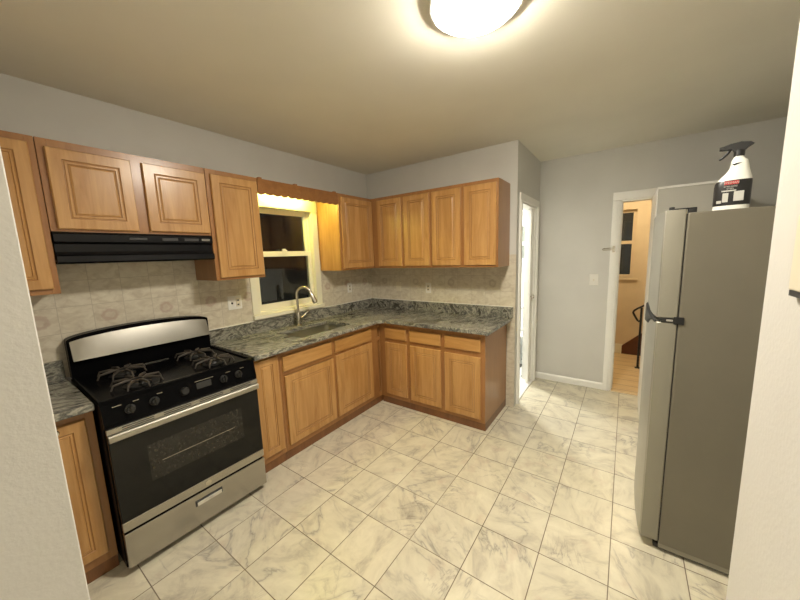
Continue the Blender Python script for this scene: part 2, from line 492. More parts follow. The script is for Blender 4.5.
# kitchen window, double hung, set in the left wall
win = bpy.data.objects.new('window_1', None); COL.objects.link(win); win['kind'] = 'structure'; win['label'] = 'cream double hung window over the sink, dark night outside'
b = BM()
CW = .075
box(b, .0, .022, WY0 - .035, WY0 + .035, WZ0 - .01, WZ1 - .031, .004)
box(b, .0, .022, WY1 - .035, WY1 + .035, WZ0 - .01, WZ1 - .031, .004)
box(b, .0, .024, WY0 - .035, WY1 + .035, WZ1 - .03, WZ1 + .075, .004)
box(b, -WT, -.001, WY0 - .001, WY0 + .0345, WZ0, WZ1 - .031); box(b, -WT, -.001, WY1 - .0345, WY1 + .001, WZ0, WZ1 - .031); box(b, -WT, -.001, WY0, WY1, WZ1 - .0295, WZ1 + .001)
box(b, -.055, -.04, WY0 + .035, WY0 + .05, WZ0, WZ1 - .03); box(b, -.055, -.04, WY1 - .05, WY1 - .035, WZ0, WZ1 - .03)
obj('window_frame', b, 'cream', win)
b = BM()
box(b, -WT, .045, WY0 - .04, WY1 + .04, WZ0 - .05, WZ0 - .012, .004); box(b, -WT, .012, WY0, WY1, WZ0 - .012, WZ0 + .008, .003)
obj('window_sill', b, 'cream', win)
def sash(nm, x0, x1, z0, z1, bot, top):
    ya, yb, s = WY0 + .036, WY1 - .036, .042
    b = BM()
    box(b, x0, x1, ya, ya + s, z0, z1, .003); box(b, x0, x1, yb - s, yb, z0, z1, .003)
    box(b, x0 + .001, x1 - .001, ya + s - .002, yb - s + .002, z0, z0 + bot, .002); box(b, x0 + .001, x1 - .001, ya + s - .002, yb - s + .002, z1 - top, z1, .002)
    o = obj(nm, b, 'cream', win)
    b = BM(); xm = (x0 + x1) / 2
    box(b, xm - .002, xm + .002, ya + s - .003, yb - s + .003, z0 + bot - .003, z1 - top + .003)
    obj('pane', b, 'glass', o)
    return o
sash('upper_sash', -.085, -.058, 1.60, WZ1 - .03, .045, .045)
ls = sash('lower_sash', -.052, -.024, WZ0 + .008, 1.645, .058, .048)
b = BM(); box(b, -.024, -.006, 1.55, 1.60, 1.645, 1.657, .003); box(b, -.036, -.014, 1.56, 1.59, 1.655, 1.668, .004)
obj('sash_lock', b, 'white', ls)

# hall behind the far wall
b = BM(); box(b, XE - .3, XR2 + .3, YF, 5.47, -.05, 0.0); struct('floor_hall', b, 'plank', 'light oak planks of the hall floor')
HB = 5.35
b = BM()
hx0, hx1, hz0, hz1 = 2.33, 2.79, 1.13, 2.13
box(b, 1.9, hx0, HB, HB + .1, 0, H); box(b, hx1, 4.0, HB, HB + .1, 0, H); box(b, hx0, hx1, HB, HB + .1, 0, hz0); box(b, hx0, hx1, HB, HB + .1, hz1, H)
struct('wall_hall_back', b, 'hallpaint')
b = BM(); box(b, 1.9, 2.0, YF + WT, HB, 0, H); struct('wall_hall_left', b, 'hallpaint')
b = BM(); box(b, 3.9, 4.0, YF + WT, HB, 0, H); struct('wall_hall_right', b, 'hallpaint')
b = BM(); box(b, 2.0, 2.70, HB - .014, HB, 0, .14, .003); struct('baseboard_hall', b, 'cream')
hw = bpy.data.objects.new('window_2', None); COL.objects.link(hw); hw['kind'] = 'structure'; hw['label'] = 'small double hung hall window with dark panes'
b = BM()
box(b, hx0 - .001, hx0 + .0445, HB + .001, HB + .1, hz0, hz1 - .031); box(b, hx1 - .0195, hx1 + .001, HB + .001, HB + .1, hz0, hz1 - .031)
box(b, hx0, hx1, HB + .001, HB + .1, hz1 - .03, hz1 + .001)
box(b, hx0 - .05, hx1 + .03, HB - .03, HB + .1, hz0 - .03, hz0, .004)
obj('window_frame', b, 'hallpaint', hw)
for nm, y0, z0, z1 in (('upper_sash', HB + .06, 1.615, 2.10), ('lower_sash', HB + .03, 1.13, 1.66)):
    b = BM(); xa, xb = hx0 + .045, hx1 - .02
    box(b, xa, xa + .04, y0, y0 + .025, z0, z1); box(b, xb - .04, xb, y0, y0 + .025, z0, z1)
    box(b, xa + .04, xb - .04, y0 + .001, y0 + .025, z0, z0 + .05); box(b, xa + .04, xb - .04, y0 + .001, y0 + .025, z1 - .04, z1)
    s_ = obj(nm, b, 'hallpaint', hw)
    b = BM(); box(b, xa + .038, xb - .038, y0 + .010, y0 + .014, z0 + .048, z1 - .038); obj('pane', b, 'glass', s_)
# bathroom
b = BM(); box(b, .4, XE - WT, YB + WT, 4.72, -.04, .001); struct('floor_bathroom', b, 'bfloor', 'black and white bathroom floor tiles')
b = BM(); box(b, .4, XE - WT, 4.6, 4.72, 0, H); struct('wall_bathroom_back', b, 'bathpaint')
b = BM(); box(b, .3, .4, YB + WT, 4.72, 0, H); struct('wall_bathroom_left', b, 'bathpaint')
b = BM(); box(b, XE - WT, XE - .02, YF + WT, 4.72, 0, H); struct('wall_bathroom_right', b, 'bathpaint')
bw = bpy.data.objects.new('window_3', None); COL.objects.link(bw); bw['kind'] = 'structure'; bw['label'] = 'bathroom window with two grey panes'
b = BM()
box(b, 1.12, 1.19, 4.57, 4.60, 1.40, 1.99, .003); box(b, 1.60, 1.67, 4.57, 4.60, 1.40, 1.99, .003)
box(b, 1.19, 1.60, 4.571, 4.60, 1.92, 1.99); box(b, 1.19, 1.60, 4.571, 4.60, 1.40, 1.46); box(b, 1.19, 1.60, 4.571, 4.60, 1.65, 1.70)
obj('window_frame', b, 'trim', bw)
b = BM(); box(b, 1.19, 1.60, 4.585, 4.598, 1.46, 1.92); obj('pane', b, 'greypane', bw)
# sliding bathroom door just showing at the far jamb
dr = bpy.data.objects.new('door_1', None); COL.objects.link(dr); dr['kind'] = 'structure'; dr['label'] = 'white bathroom door slid almost fully open'
b = BM(); box(b, XE - .05, XE - .02, 3.46, DY1 - .02, .02, DZ - .02, .003)
obj('door_panel', b, 'trim', dr)
b = BM(); lathe(b, [(.010, 0), (.010, .012), (.022, .022), (.024, .034), (.015, .042), (0, .044)], 20, (XE - .02, 3.485, 1.05), 'X')
obj('door_knob', b, 'nickel', dr, smooth=True)

# ================================================================= CABINETS
def ring_panel(w, h, rings):
    """rings: (inset, depth) seen from -y; returns bmesh, back at y=0"""
    b = BM(); prev = None
    back = [b.verts.new(p) for p in ((0, 0, 0), (w, 0, 0), (w, 0, h), (0, 0, h))]
    b.faces.new(back)
    prev = back
    for i, rg in enumerate(rings):
        ins, d = rg[0], rg[1]
        mi = rg[2] if len(rg) > 2 else 0
        cur = [b.verts.new(p) for p in ((ins, -d, ins), (w - ins, -d, ins), (w - ins, -d, h - ins), (ins, -d, h - ins))]
        for k in range(4): b.faces.new((prev[k], prev[(k + 1) % 4], cur[(k + 1) % 4], cur[k])).material_index = mi
        prev = cur
    b.faces.new(prev)
    return b
def make_door(par, x0, x1, z0, z1, d, knob=None, mat='door'):
    w, h = x1 - x0, z1 - z0
    s = min(.052, w * .24)
    rings = [(0, .014, 0), (.004, .019, 0), (s, .019, 0), (s + .003, .015, 1), (s + .006, .0145, 1), (s + .010, .018, 0), (s + .018, .018, 0), (s + .021, .014, 1), (s + .024, .0145, 1), (s + .030, .018, 0)]
    if w < .2: rings = rings[:6] + [(s + .014, .018, 0), (s + .016, .015, 1), (s + .019, .018, 0)]
    b = ring_panel(w, h, rings)
    o = obj('door', b, [mat, 'glaze'], par, (x0, -d, z0))
    if knob:
        b = BM(); lathe(b, [(.008, 0), (.006, -.010), (.012, -.018), (.0155, -.024), (.012, -.030), (0, -.032)], 20, (knob[0] - x0, -.019, knob[1] - z0), 'Y')
        obj('knob', b, 'nickel', o, smooth=True)
    return o
def make_drawer(par, x0, x1, z0, z1, d):
    b = ring_panel(x1 - x0, z1 - z0, [(0, .012), (.004, .017), (.012, .019), (.016, .019)])
    return obj('drawer', b, 'rail', par, (x0, -d, z0))
def cabinet(name, label, loc, rz, w, d, h, mids, doors, drawers=(), kick=0.0, rails=(), fl=.04, fr=.04, side_l=0.0, group=None, bottom_rail=.05, cat='cabinet', smat='side'):
    tr = .058 if kick else .045
    t = thing(name, label, cat, loc, rz, group)
    k = kick
    b = BM(); p = .016; df = d - .019
    box(b, 0, p, -df, 0, k, h); box(b, w - p, w, -df, 0, k, h)
    box(b, p, w - p, -df, 0, k, k + p); box(b, p, w - p, -.008, 0, k + p, h)
    if kick == 0: box(b, p, w - p, -df, 0, h - p, h)
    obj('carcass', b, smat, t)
    b = BM()
    box(b, 0, fl, -d, -df, k, h, .001, 1); box(b, w - fr, w, -d, -df, k, h, .001, 1)
    xs = sorted([0 + fl] + [q for m in mids for q in m] + [w - fr])
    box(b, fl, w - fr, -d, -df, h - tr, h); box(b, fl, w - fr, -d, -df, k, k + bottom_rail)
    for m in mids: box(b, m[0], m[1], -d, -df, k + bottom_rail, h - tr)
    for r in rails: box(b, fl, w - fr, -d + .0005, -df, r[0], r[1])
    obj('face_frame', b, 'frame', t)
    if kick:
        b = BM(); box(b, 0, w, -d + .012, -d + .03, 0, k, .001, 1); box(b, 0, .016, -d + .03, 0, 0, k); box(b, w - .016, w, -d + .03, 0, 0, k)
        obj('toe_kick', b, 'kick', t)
    for q in doors: make_door(t, *q[:4], d, q[4] if len(q) > 4 else None)
    for q in drawers: make_drawer(t, *q, d)
    return t
R90 = PI / 2
ZU0, ZU1 = 1.435, 2.195
UH = ZU1 - ZU0
UG, BG = 'honey maple wall cabinets', 'honey maple base cabinets'
DU = .33
GAP = .0015
# left run uppers (local x = world y)
cabinet('wall_cabinet', 'tall wall cabinet left of the range hood, cut by the left edge of the photo', (0, YN + .003, ZU0), R90, -YN - .003 - GAP, DU, UH, [], [(.008, .207, .026, .727, (.098, .165))], fl=.03, fr=.03, group=UG)
y0 = GAP
cabinet('wall_cabinet', 'short two-door wall cabinet above the black range hood', (0, y0, 1.748), R90, .762 - 2 * GAP, DU, ZU1 - 1.748, [(.345, .415)], [(.026, .357, .012, .408), (.410, .762 - .010, .014, .408)], fl=.04, fr=.02, group=UG, bottom_rail=.03)
cabinet('wall_cabinet', 'tall single-door wall cabinet between the range hood and the window', (0, .762 + GAP, ZU0), R90, .376 - 2 * GAP, DU, UH, [], [(.026, .363, .018, .728)], fl=.035, fr=.03, group=UG)
cabinet('wall_cabinet', 'single-door wall cabinet right of the window with a yellow lit side', (0, 1.985, ZU0), R90, YB - .008 - 1.985, DU, UH, [(.48, .53)], [(.020, .490, .020, .728)], fl=.03, fr=.3, group=UG, smat='door')
# back run uppers
cabinet('wall_cabinet', 'two-door wall cabinet on the back wall beside the corner', (DU + GAP, YB - TK, ZU0), 0, 1.090 - DU - 2 * GAP, DU, UH, [(.405, .45)], [(.092, .410, .020, .728), (.445, .745, .020, .728)], fl=.10, fr=.02, group=UG)
cabinet('wall_cabinet', 'two-door wall cabinet at the right end of the back wall', (1.090, YB - TK, ZU0), 0, .670, DU, UH, [(.315, .36)], [(.018, .320, .020, .728), (.356, .655, .020, .728)], fl=.02, fr=.02, group=UG)
# base cabinets
HBC = .889
DBL, DBB = .592, .592
KICK = .075
cabinet('base_cabinet', 'base cabinet with a nickel knob left of the range, cut by the left edge', (0, YN + .003, 0), R90, -YN - .003 - .005, DBL, HBC, [], [(.006, .195, .125, .845, (.090, .828))], kick=KICK, fl=.03, fr=.03, group=BG)
cabinet('base_cabinet', 'narrow full-height-door base cabinet right of the range', (0, .796, 0), R90, 1.022 - .796, DBL, HBC, [], [(.014, .205, .125, .862)], kick=KICK, fl=.03, fr=.04, group=BG)
cabinet('base_cabinet', 'two-door sink base cabinet under the window', (0, 1.024, 0), R90, YB - TK - 1.024, DBL, HBC, [(.508, .565), (1.035, 1.16)],
        [(.024, .520, .120, .685), (.552, 1.045, .120, .698)], [(.018, .508, .722, .842), (.552, 1.045, .722, .838)], kick=KICK, rails=[(.690, .728)], fl=.03, fr=.60, group=BG)
cabinet('base_cabinet', 'single-door base cabinet in the corner of the counter', (DBL + .002, YB - TK, 0), 0, .955 - DBL - .004, DBB, HBC, [], [(.078, .342, .122, .682)], [(.078, .342, .722, .838)], kick=KICK, rails=[(.675, .728)], fl=.09, fr=.03, group=BG)
cabinet('base_cabinet', 'two-door base cabinet at the right end of the back run', (.955, YB - TK, 0), 0, 1.743 - .955, DBB, HBC, [(.355, .42)], [(.026, .366, .118, .682), (.408, .752, .112, .676)], [(.026, .366, .722, .838), (.408, .752, .722, .838)], kick=KICK, rails=[(.675, .728)], fl=.035, fr=.045, group=BG)

# valance over the window
val = thing('window_valance', 'scalloped brown wooden valance bridging the wall cabinets over the window', 'valance', (0, 1.14, 2.08))
ya, yb = .0, 1.985 - 1.14 - .001
out = [(ya, .115), (ya, .012)]
ns = 12
for k in range(ns):
    a = ya + (yb - ya) * k / ns; bb = ya + (yb - ya) * (k + 1) / ns
    for q in range(1, 7):
        s_ = q / 6; out.append((a + (bb - a) * s_, .012 - .013 * math.sin(PI * s_)))
out += [(yb, .115)]
b = BM(); prism(b, out, .312, .330, 'YZ'); obj('scalloped_board', b, 'val', val)
b = BM(); box(b, .0, .312, ya, yb, .100, .115); obj('light_stop_board', b, 'side', val)  # unseen board added to keep the strip light off the wall above
for yy in (.03, .36, yb - .03):
    b = BM(); box(b, .298, .326, yy - .015, yy + .015, .115, .127, .002); obj('cleat', b, 'val', val)
lamp = thing('strip_light', 'yellow strip light shining behind the scalloped valance over the window', 'light', (.13, 1.56, 2.145))
b = BM(); box(b, -.03, .03, -.26, .26, .018, .034, .003); obj('housing', b, 'lampwhite', lamp)
b = BM(); tube(b, [(0, -.24, .006), (0, .24, .006)], .011); obj('tube', b, 'sinkglow', lamp, smooth=True)

# ================================================================= COUNTERTOPS
ZC = .925
SX0, SX1, SY0, SY1 = .175, .535, 1.28, 1.87
def counter_edge(bm, pts_box, bev=.006): box(bm, *pts_box, bev, 3)
ct = thing('countertop', 'green-grey granite L-shaped countertop around the sink', 'countertop', (0, .795, HBC + .001))
z0, z1 = 0.0, ZC - HBC - .001
oy = -.795
b = BM()
# outline as grid pieces around the sink cutout, joined
def slab(b, xs, ys, holes, z0, z1, inside):
    V = {}
    def v(i, j, k):
        key = (i, j, k)
        if key not in V: V[key] = b.verts.new((xs[i], ys[j], (z0, z1)[k]))
        return V[key]
    nx, ny = len(xs) - 1, len(ys) - 1
    def ins(i, j): return 0 <= i < nx and 0 <= j < ny and inside((xs[i] + xs[i + 1]) / 2, (ys[j] + ys[j + 1]) / 2)
    for i in range(nx):
        for j in range(ny):
            if not ins(i, j): continue
            b.faces.new((v(i, j, 1), v(i + 1, j, 1), v(i + 1, j + 1, 1), v(i, j + 1, 1)))
            b.faces.new((v(i, j, 0), v(i, j + 1, 0), v(i + 1, j + 1, 0), v(i + 1, j, 0)))
            for di, dj, A, B_ in ((-1, 0, (i, j), (i, j + 1)), (1, 0, (i + 1, j + 1), (i + 1, j)), (0, -1, (i + 1, j), (i, j)), (0, 1, (i, j + 1), (i + 1, j + 1))):
                if not ins(i + di, j + dj):
                    b.faces.new((v(*A, 1), v(*B_, 1), v(*B_, 0), v(*A, 0)))
xs = [.009, SX0, SX1, .662, 1.792]
ys = [q + oy for q in (.796, SY0, SY1, 2.155, YB - TK - .001)]
def inside(x, y):
    y -= oy
    if x > .662 and y < 2.155: return False
    if SX0 < x < SX1 and SY0 < y < SY1: return False
    return True
slab(b, xs, ys, [], z0, z1, inside)
# inner corner easing
prism(b, [(.660, 2.105 + oy), (.712, 2.157 + oy), (.660, 2.157 + oy)], z0, z1, 'XY')
o = obj('slab', b, 'granite', ct)
md = o.modifiers.new('bevel', 'BEVEL'); md.width = .006; md.segments = 3; md.limit_method = 'ANGLE'
b = BM()
box(b, .009, .030, .796 + oy, YB - TK - .022 + oy, z1 - .001, z1 + .105, .002)
box(b, .009, 1.806, YB - TK - .022 + oy, YB - TK - .001 + oy, z1 - .001, z1 + .105, .002)
obj('backsplash', b, 'granite', ct)
b = BM()
box(b, .008, .014, .80 + oy, YB - .03 + oy, z1 + .105, z1 + .110); box(b, .02, 1.806, YB - TK - .006 + oy, YB - TK + oy, z1 + .105, z1 + .110)
obj('caulk_line', b, 'caulk', ct)
ct2 = thing('countertop', 'short piece of granite countertop left of the range', 'countertop', (0, YN + .002, HBC + .001))
b = BM(); box(b, .009, .662, 0, -YN - .008, 0, z1, .006, 3); obj('slab', b, 'granite', ct2)
b = BM(); box(b, .009, .030, 0, -YN - .008, z1 - .001, z1 + .105, .002); obj('backsplash', b, 'granite', ct2)

# sink
sk = thing('kitchen_sink', 'stainless steel undermount sink below the window', 'sink', (SX0, SY0, ZC - .20))
b = BM()
sw, sd, dp = SX1 - SX0, SY1 - SY0, .165
def rr(x0, x1, y0, y1, r, n=6):
    o_ = []
    for cx, cy, a in ((x1 - r, y1 - r, 0), (x0 + r, y1 - r, PI / 2), (x0 + r, y0 + r, PI), (x1 - r, y0 + r, 3 * PI / 2)): o_ += arc(cx, cy, r, a, a + PI / 2, n)
    return o_
lv = [(rr(-.012, sw + .012, -.012, sd + .012, .05), .165), (rr(.002, sw - .002, .002, sd - .002, .045), .165), (rr(.006, sw - .006, .006, sd - .006, .05), .03), (rr(.025, sw - .025, .025, sd - .025, .045), .008), (rr(.14, sw - .14, .22, sd - .22, .03), .002)]
pr = None
for outl, z in lv:
    cur = [b.verts.new((x, y, z)) for x, y in outl]
    if pr:
        for k in range(len(cur)): b.faces.new((pr[k], pr[(k + 1) % len(cur)], cur[(k + 1) % len(cur)], cur[k]))
    pr = cur
b.faces.new(pr)
o = obj('basin', b, 'sinksteel', sk, smooth=True)
md = o.modifiers.new('thick', 'SOLIDIFY'); md.thickness = .0015; md.offset = -1
b = BM(); lathe(b, [(.0, .006), (.028, .006), (.032, .009), (.043, .007), (.043, .004)], 28, (sw / 2, sd / 2, 0)); obj('drain', b, 'chrome', sk, smooth=True)

# faucet
fx, fy = .115, 1.575
fc = thing('kitchen_faucet', 'brushed nickel gooseneck faucet with pull-down spray head behind the sink', 'faucet', (fx, fy, ZC))
b = BM(); lathe(b, [(.030, 0), (.030, .006), (.022, .014), (.020, .10), (.017, .12), (.014, .13), (0, .131)], 28); obj('faucet_body', b, 'nickel', fc, smooth=True)
dx, dy = .80, .60     # direction the spout points
R = .068
b = BM(); P = [(0, 0, .12), (0, 0, .20), (0, 0, .305)]
for k in range(1, 15):
    a = PI - (PI * .93) * k / 14
    P.append((dx * (R + R * math.cos(a)), dy * (R + R * math.cos(a)), .305 + R * math.sin(a)))
tube(b, P, .0125, 16); obj('gooseneck', b, 'nickel', fc, smooth=True)
e = Vector(P[-1]); dr_ = (Vector(P[-1]) - Vector(P[-2])).normalized()
dr_ = (dr_ + Vector((dx * .05, dy * .05, 0))).normalized()
b = BM(); tube(b, [e, e + dr_ * .012, e + dr_ * .03, e + dr_ * .085, e + dr_ * .105], [.0135, .0160, .0185, .0255, .022], 18); o = obj('spray_head', b, 'nickel', fc, smooth=True)
b = BM(); tube(b, [e + dr_ * .104, e + dr_ * .110], .018, 16); obj('nozzle', b, 'darkgrey', o, smooth=True)
b = BM(); tube(b, [(.004, .018, .075), (.008, .045, .082), (.02, .085, .115), (.03, .105, .135)], [.013, .011, .0075, .0065], 12); obj('lever_handle', b, 'nickel', fc, smooth=True)

# ================================================================= RANGE HOOD
hd = thing('range_hood', 'black under-cabinet range hood above the stove', 'range hood', (0, .004, 1.585), R90)
wd = .754
b = BM()
prism(b, [(-.009, .161), (-.338, .161), (-.345, .150), (-.345, .112), (-.325, .100), (-.325, .060), (-.335, .045), (-.350, .038), (-.352, .008), (-.342, 0), (-.325, 0), (-.325, .016), (-.03, .016), (-.03, 0), (-.009, 0)], 0, wd, 'YZ')
o = obj('hood_shell', b, 'blackhood', hd)
b = BM(); box(b, .30, .385, -.348, -.344, .125, .138, .001); obj('vent_slot', b, 'darkgrey', hd)
for x in (.46, .58):
    b = BM(); box(b, x, x + .085, -.350, -.344, .122, .140, .0015); obj('rocker_switch', b, 'darkgrey', hd)
b = BM(); box(b, .685, .735, -.347, -.344, .125, .138); obj('badge', b, 'steel', hd)
b = BM(); box(b, .10, .66, -.30, -.06, .010, .016, .001); obj('filter', b, 'sinksteel', hd)

# ================================================================= RANGE
rg = thing('gas_range', 'black and stainless steel freestanding gas range', 'stove', (.002, .014, 0), R90 - .014)
RW = .757
F = -.682
b = BM()
box(b, 0, RW, F, -.012, .035, .905, .003); 
box(b, .03, RW - .03, F + .03, -.03, 0, .04)
obj('body', b, 'blackgloss', rg)
b = BM()
box(b, -.0, RW, F - .012, -.085, .905, .925, .005)
# raised rim
box(b, .0, .018, F - .012, -.085, .92, .934, .004); box(b, RW - .018, RW, F - .012, -.085, .92, .934, .004); box(b, .01, RW - .01, F - .014, F + .012, .92, .934, .004)
obj('cooktop', b, 'blackgloss', rg)
b = BM(); box(b, .24, RW - .24, F + .02, F + .024, .925, .930); obj('cooktop_trim', b, 'steel', rg)
b = BM(); box(b, .26, RW - .30, -.155, -.150, .925, .931); obj('cooktop_trim', b, 'steel', rg)
# backguard
b = BM(); prism(b, [(0, 0), (RW, 0)] + [(RW, .115)] + [(RW / 2 + (RW / 2) * math.cos(a), .225 + 0 * a + .045 * math.sin(a)) for a in [PI * k / 24 for k in range(25)]] + [(0, .115)], -.085, -.012, 'XZ')
for v in b.verts: v.co.z += .92
bg = obj('backguard', b, 'blackgloss', rg)
def bgt(x): 
    c = (x - RW / 2) / (RW / 2); return .218 + .042 * math.sqrt(max(0, 1 - c * c * .97))
b = BM()
xs_ = [.012 + (RW - .024) * k / 28 for k in range(29)]
low, top = .108, 0
A = [b.verts.new((x, -.127, .92 + low)) for x in xs_]; B2 = [b.verts.new((x, -.083, .92 + bgt(x) - .008)) for x in xs_]
C2 = [b.verts.new((x, -.084, .92 + low)) for x in xs_]; D2 = [b.verts.new((x, -.080, .92 + bgt(x) - .008)) for x in xs_]
for k in range(28):
    b.faces.new((A[k], A[k + 1], B2[k + 1], B2[k])); b.faces.new((C2[k], D2[k], D2[k + 1], C2[k + 1]))
    b.faces.new((A[k], C2[k], C2[k + 1], A[k + 1])); b.faces.new((B2[k], B2[k + 1], D2[k + 1], D2[k]))
b.faces.new((A[0], B2[0], D2[0], C2[0])); b.faces.new((A[-1], C2[-1], D2[-1], B2[-1]))
obj('backguard_panel', b, 'guardsteel', bg, smooth=True)
# burners and grates
for cx in (.185, .575):
    for cy in (-.27, -.545):
        b = BM(); lathe(b, [(.062, .925), (.062, .930), (.045, .934), (.040, .944), (.032, .948), (0, .949)], 28, (cx, cy, 0)); obj('burner', b, 'blackmat', rg, smooth=True)
        b = BM()
        for k in range(8):
            a = 2 * PI * k / 8 + .2
            ca, sa = math.cos(a), math.sin(a)
            R1 = .118
            tube(b, [(cx + R1 * ca, cy + R1 * sa, .930), (cx + (R1 - .012) * ca, cy + (R1 - .012) * sa, .955), (cx + .05 * ca, cy + .05 * sa, .960), (cx + .026 * ca, cy + .026 * sa, .957)], [.004, .0055, .008, .004], 8)
        tube(b, [(cx + .030 * math.cos(2 * PI * k / 24), cy + .030 * math.sin(2 * PI * k / 24), .955) for k in range(25)], .004, 8)
        obj('grate', b, 'grate', rg, smooth=True)
# control panel
b = BM(); prism(b, [(F, .795), (F - .030, .795), (F - .034, .815), (F - .014, .912), (F, .912)], .001, RW - .001, 'YZ')
cp = obj('control_panel', b, 'blackgloss', rg)
nv = Vector((0, -.979, .202))
for x in (.105, .205, .345, .555, .645):
    b = BM(); y_, z_ = F - .026, .862
    p0 = Vector((x, y_, z_))
    if x == .345:
        tube(b, [p0, p0 + nv * .010, p0 + nv * .016], [.024, .022, .016], 24)
    else:
        tube(b, [p0, p0 + nv * .008, p0 + nv * .009, p0 + nv * .026], [.023, .021, .017, .014], 24)
        box(b, x - .004, x + .004, y_ - .034, y_ - .010, z_ - .014, z_ + .024, .002)
    obj('knob', b, 'blackmat', cp, smooth=True)
b = BM(); box(b, .405, .485, F - .027, F - .020, .848, .884, .002); obj('clock_display', b, 'darkgrey', cp)
for x0, x1 in ((.04, .075), (.12, .145), (.22, .245), (.40, .50), (.57, .60), (.66, .685)):
    b = BM(); box(b, x0, x1, F - .0215, F - .0175, .892, .896)
    obj('panel_marking', b, 'steel', cp)
# oven door
b = BM(); box(b, .004, RW - .004, F - .034, F - .002, .285, .785, .004)
od = obj('oven_door', b, 'ovenglass', rg)
b = BM(); box(b, .004, RW - .004, F - .037, F - .004, .248, .300, .004); obj('door_bottom_trim', b, 'steel', od)
t_ = NT('speckled_oven_window')
n_ = t_.n('ShaderNodeTexVoronoi'); t_.put(n_.inputs['Vector'], t_.obj()); n_.inputs['Scale'].default_value = 60
t_.base(t_.ramp(n_.outputs['Distance'], [(.2, (.022, .019, .014)), (.5, (.009, .008, .007))])); t_.set(Roughness=.10)
M['ovenwin'] = t_.m
b = BM(); box(b, .145, .635, F - .0348, F - .033, .445, .645); ow = obj('oven_window', b, 'ovenwin', od)
b = BM(); box(b, .20, .58, F - .0356, F - .0346, .533, .536); obj('oven_rack', b, 'steel', ow)
b = BM()
hp = [(F - .034, .732), (F - .052, .732), (F - .060, .737), (F - .061, .763), (F - .056, .768), (F - .034, .770)]
prism(b, hp, .006, RW - .006, 'YZ'); hdl = obj('oven_handle', b, 'steelsoft', od)
b = BM(); box(b, .004, RW - .004, F - .044, F - .02, .772, .796, .001); vt = obj('vent_trim', b, 'steelsoft', od)
b = BM()
for k in range(4):
    x0 = .06 + k * .172
    for zz in (.779, .789): box(b, x0, x0 + .13, F - .0450, F - .043, zz - .0024, zz + .0024)
obj('vent_slots', b, 'slot', vt)
b = BM(); lathe(b, [(.016, 0), (.016, -.0015), (0, -.002)], 24, (.40, F - .037, .274), 'Y'); obj('badge', b, 'nickel', od)
# drawer
b = BM()
zx = (.045, .236)
box(b, .004, RW - .004, F - .036, F - .002, zx[0], zx[1], .004)
dw = obj('drawer', b, 'steel', rg)
b = BM(); box(b, .320, .470, F - .0375, F - .034, .166, .202, .001); obj('handle_recess', b, 'slot', dw)
b = BM(); box(b, .327, .463, F - .046, F - .036, .170, .193, .003); obj('handle', b, 'chrome', dw, label='bright silver drawer handle')

# ================================================================= REFRIGERATOR
FX, FY, FW, FH = 2.895, 1.615, .665, 1.715
fr = thing('refrigerator', 'grey steel top-freezer refrigerator at the right', 'refrigerator', (FX, FY, 0))
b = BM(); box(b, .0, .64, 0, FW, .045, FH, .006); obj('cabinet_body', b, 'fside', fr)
b = BM(); box(b, .0, .64, .002, FW - .002, .022, .048, .002); obj('base_strip', b, 'fedge', fr)
b = BM()
box(b, -.02, .60, .02, FW - .02, .005, .03)
for x in (.03, .56):
    for y in (.05, FW - .05): lathe(b, [(.018, 0), (.018, .03)], 12, (x, y, 0))
obj('base_grille', b, 'gasket', fr)
def fdoor(nm, z0, z1):
    b = BM()
    D0, bul = -.081, .016
    n = 16
    out = [(-.004, 0.0), (D0 + .006, 0.0)]
    for k in range(n + 1):
        s = k / n; out.append((D0 - bul * math.sin(PI * s) ** .8 if 0 < s < 1 else D0, .004 + (FW - .008) * s))
    out += [(D0 + .006, FW), (-.004, FW)]
    prism(b, out, z0, z1, 'XY')
    for f in b.faces:
        f.normal_update()
    b.normal_update()
    bmesh.ops.recalc_face_normals(b, faces=b.faces)
    for f in b.faces:
        f.material_index = 1 if abs(f.normal.y) > .9 else 0
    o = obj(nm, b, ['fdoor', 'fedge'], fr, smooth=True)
    md = o.modifiers.new('bevel', 'BEVEL'); md.width = .004; md.segments = 2; md.limit_method = 'ANGLE'; md.angle_limit = .8
    return o
fz = fdoor('freezer_door', 1.232, FH + .016)
fd = fdoor('fridge_door', .055, 1.212)
b = BM(); box(b, -.012, .0, .006, FW - .006, .06, 1.205); box(b, -.012, .0, .006, FW - .006, 1.24, FH - .004); obj('door_gasket', b, 'gasket', fr)
b = BM(); box(b, -.060, .030, .008, .040, FH + .016, FH + .022, .002); lathe(b, [(.010, FH + .016), (.010, FH + .030), (0, FH + .031)], 16, (-.055, .022, 0)); box(b, .002, .030, .008, .040, FH - .001, FH + .017, .001); obj('top_hinge', b, 'gasket', fr, smooth=True)
b = BM(); box(b, -.066, .02, -.003, .05, 1.213, 1.231, .002); box(b, -.018, .02, -.006, .0, 1.205, 1.24, .002); obj('middle_hinge', b, 'gasket', fr)
b = BM(); box(b, -.045, -.02, -.004, .0, 1.217, 1.227, .001); obj('hinge_plate', b, 'chrome', fr)
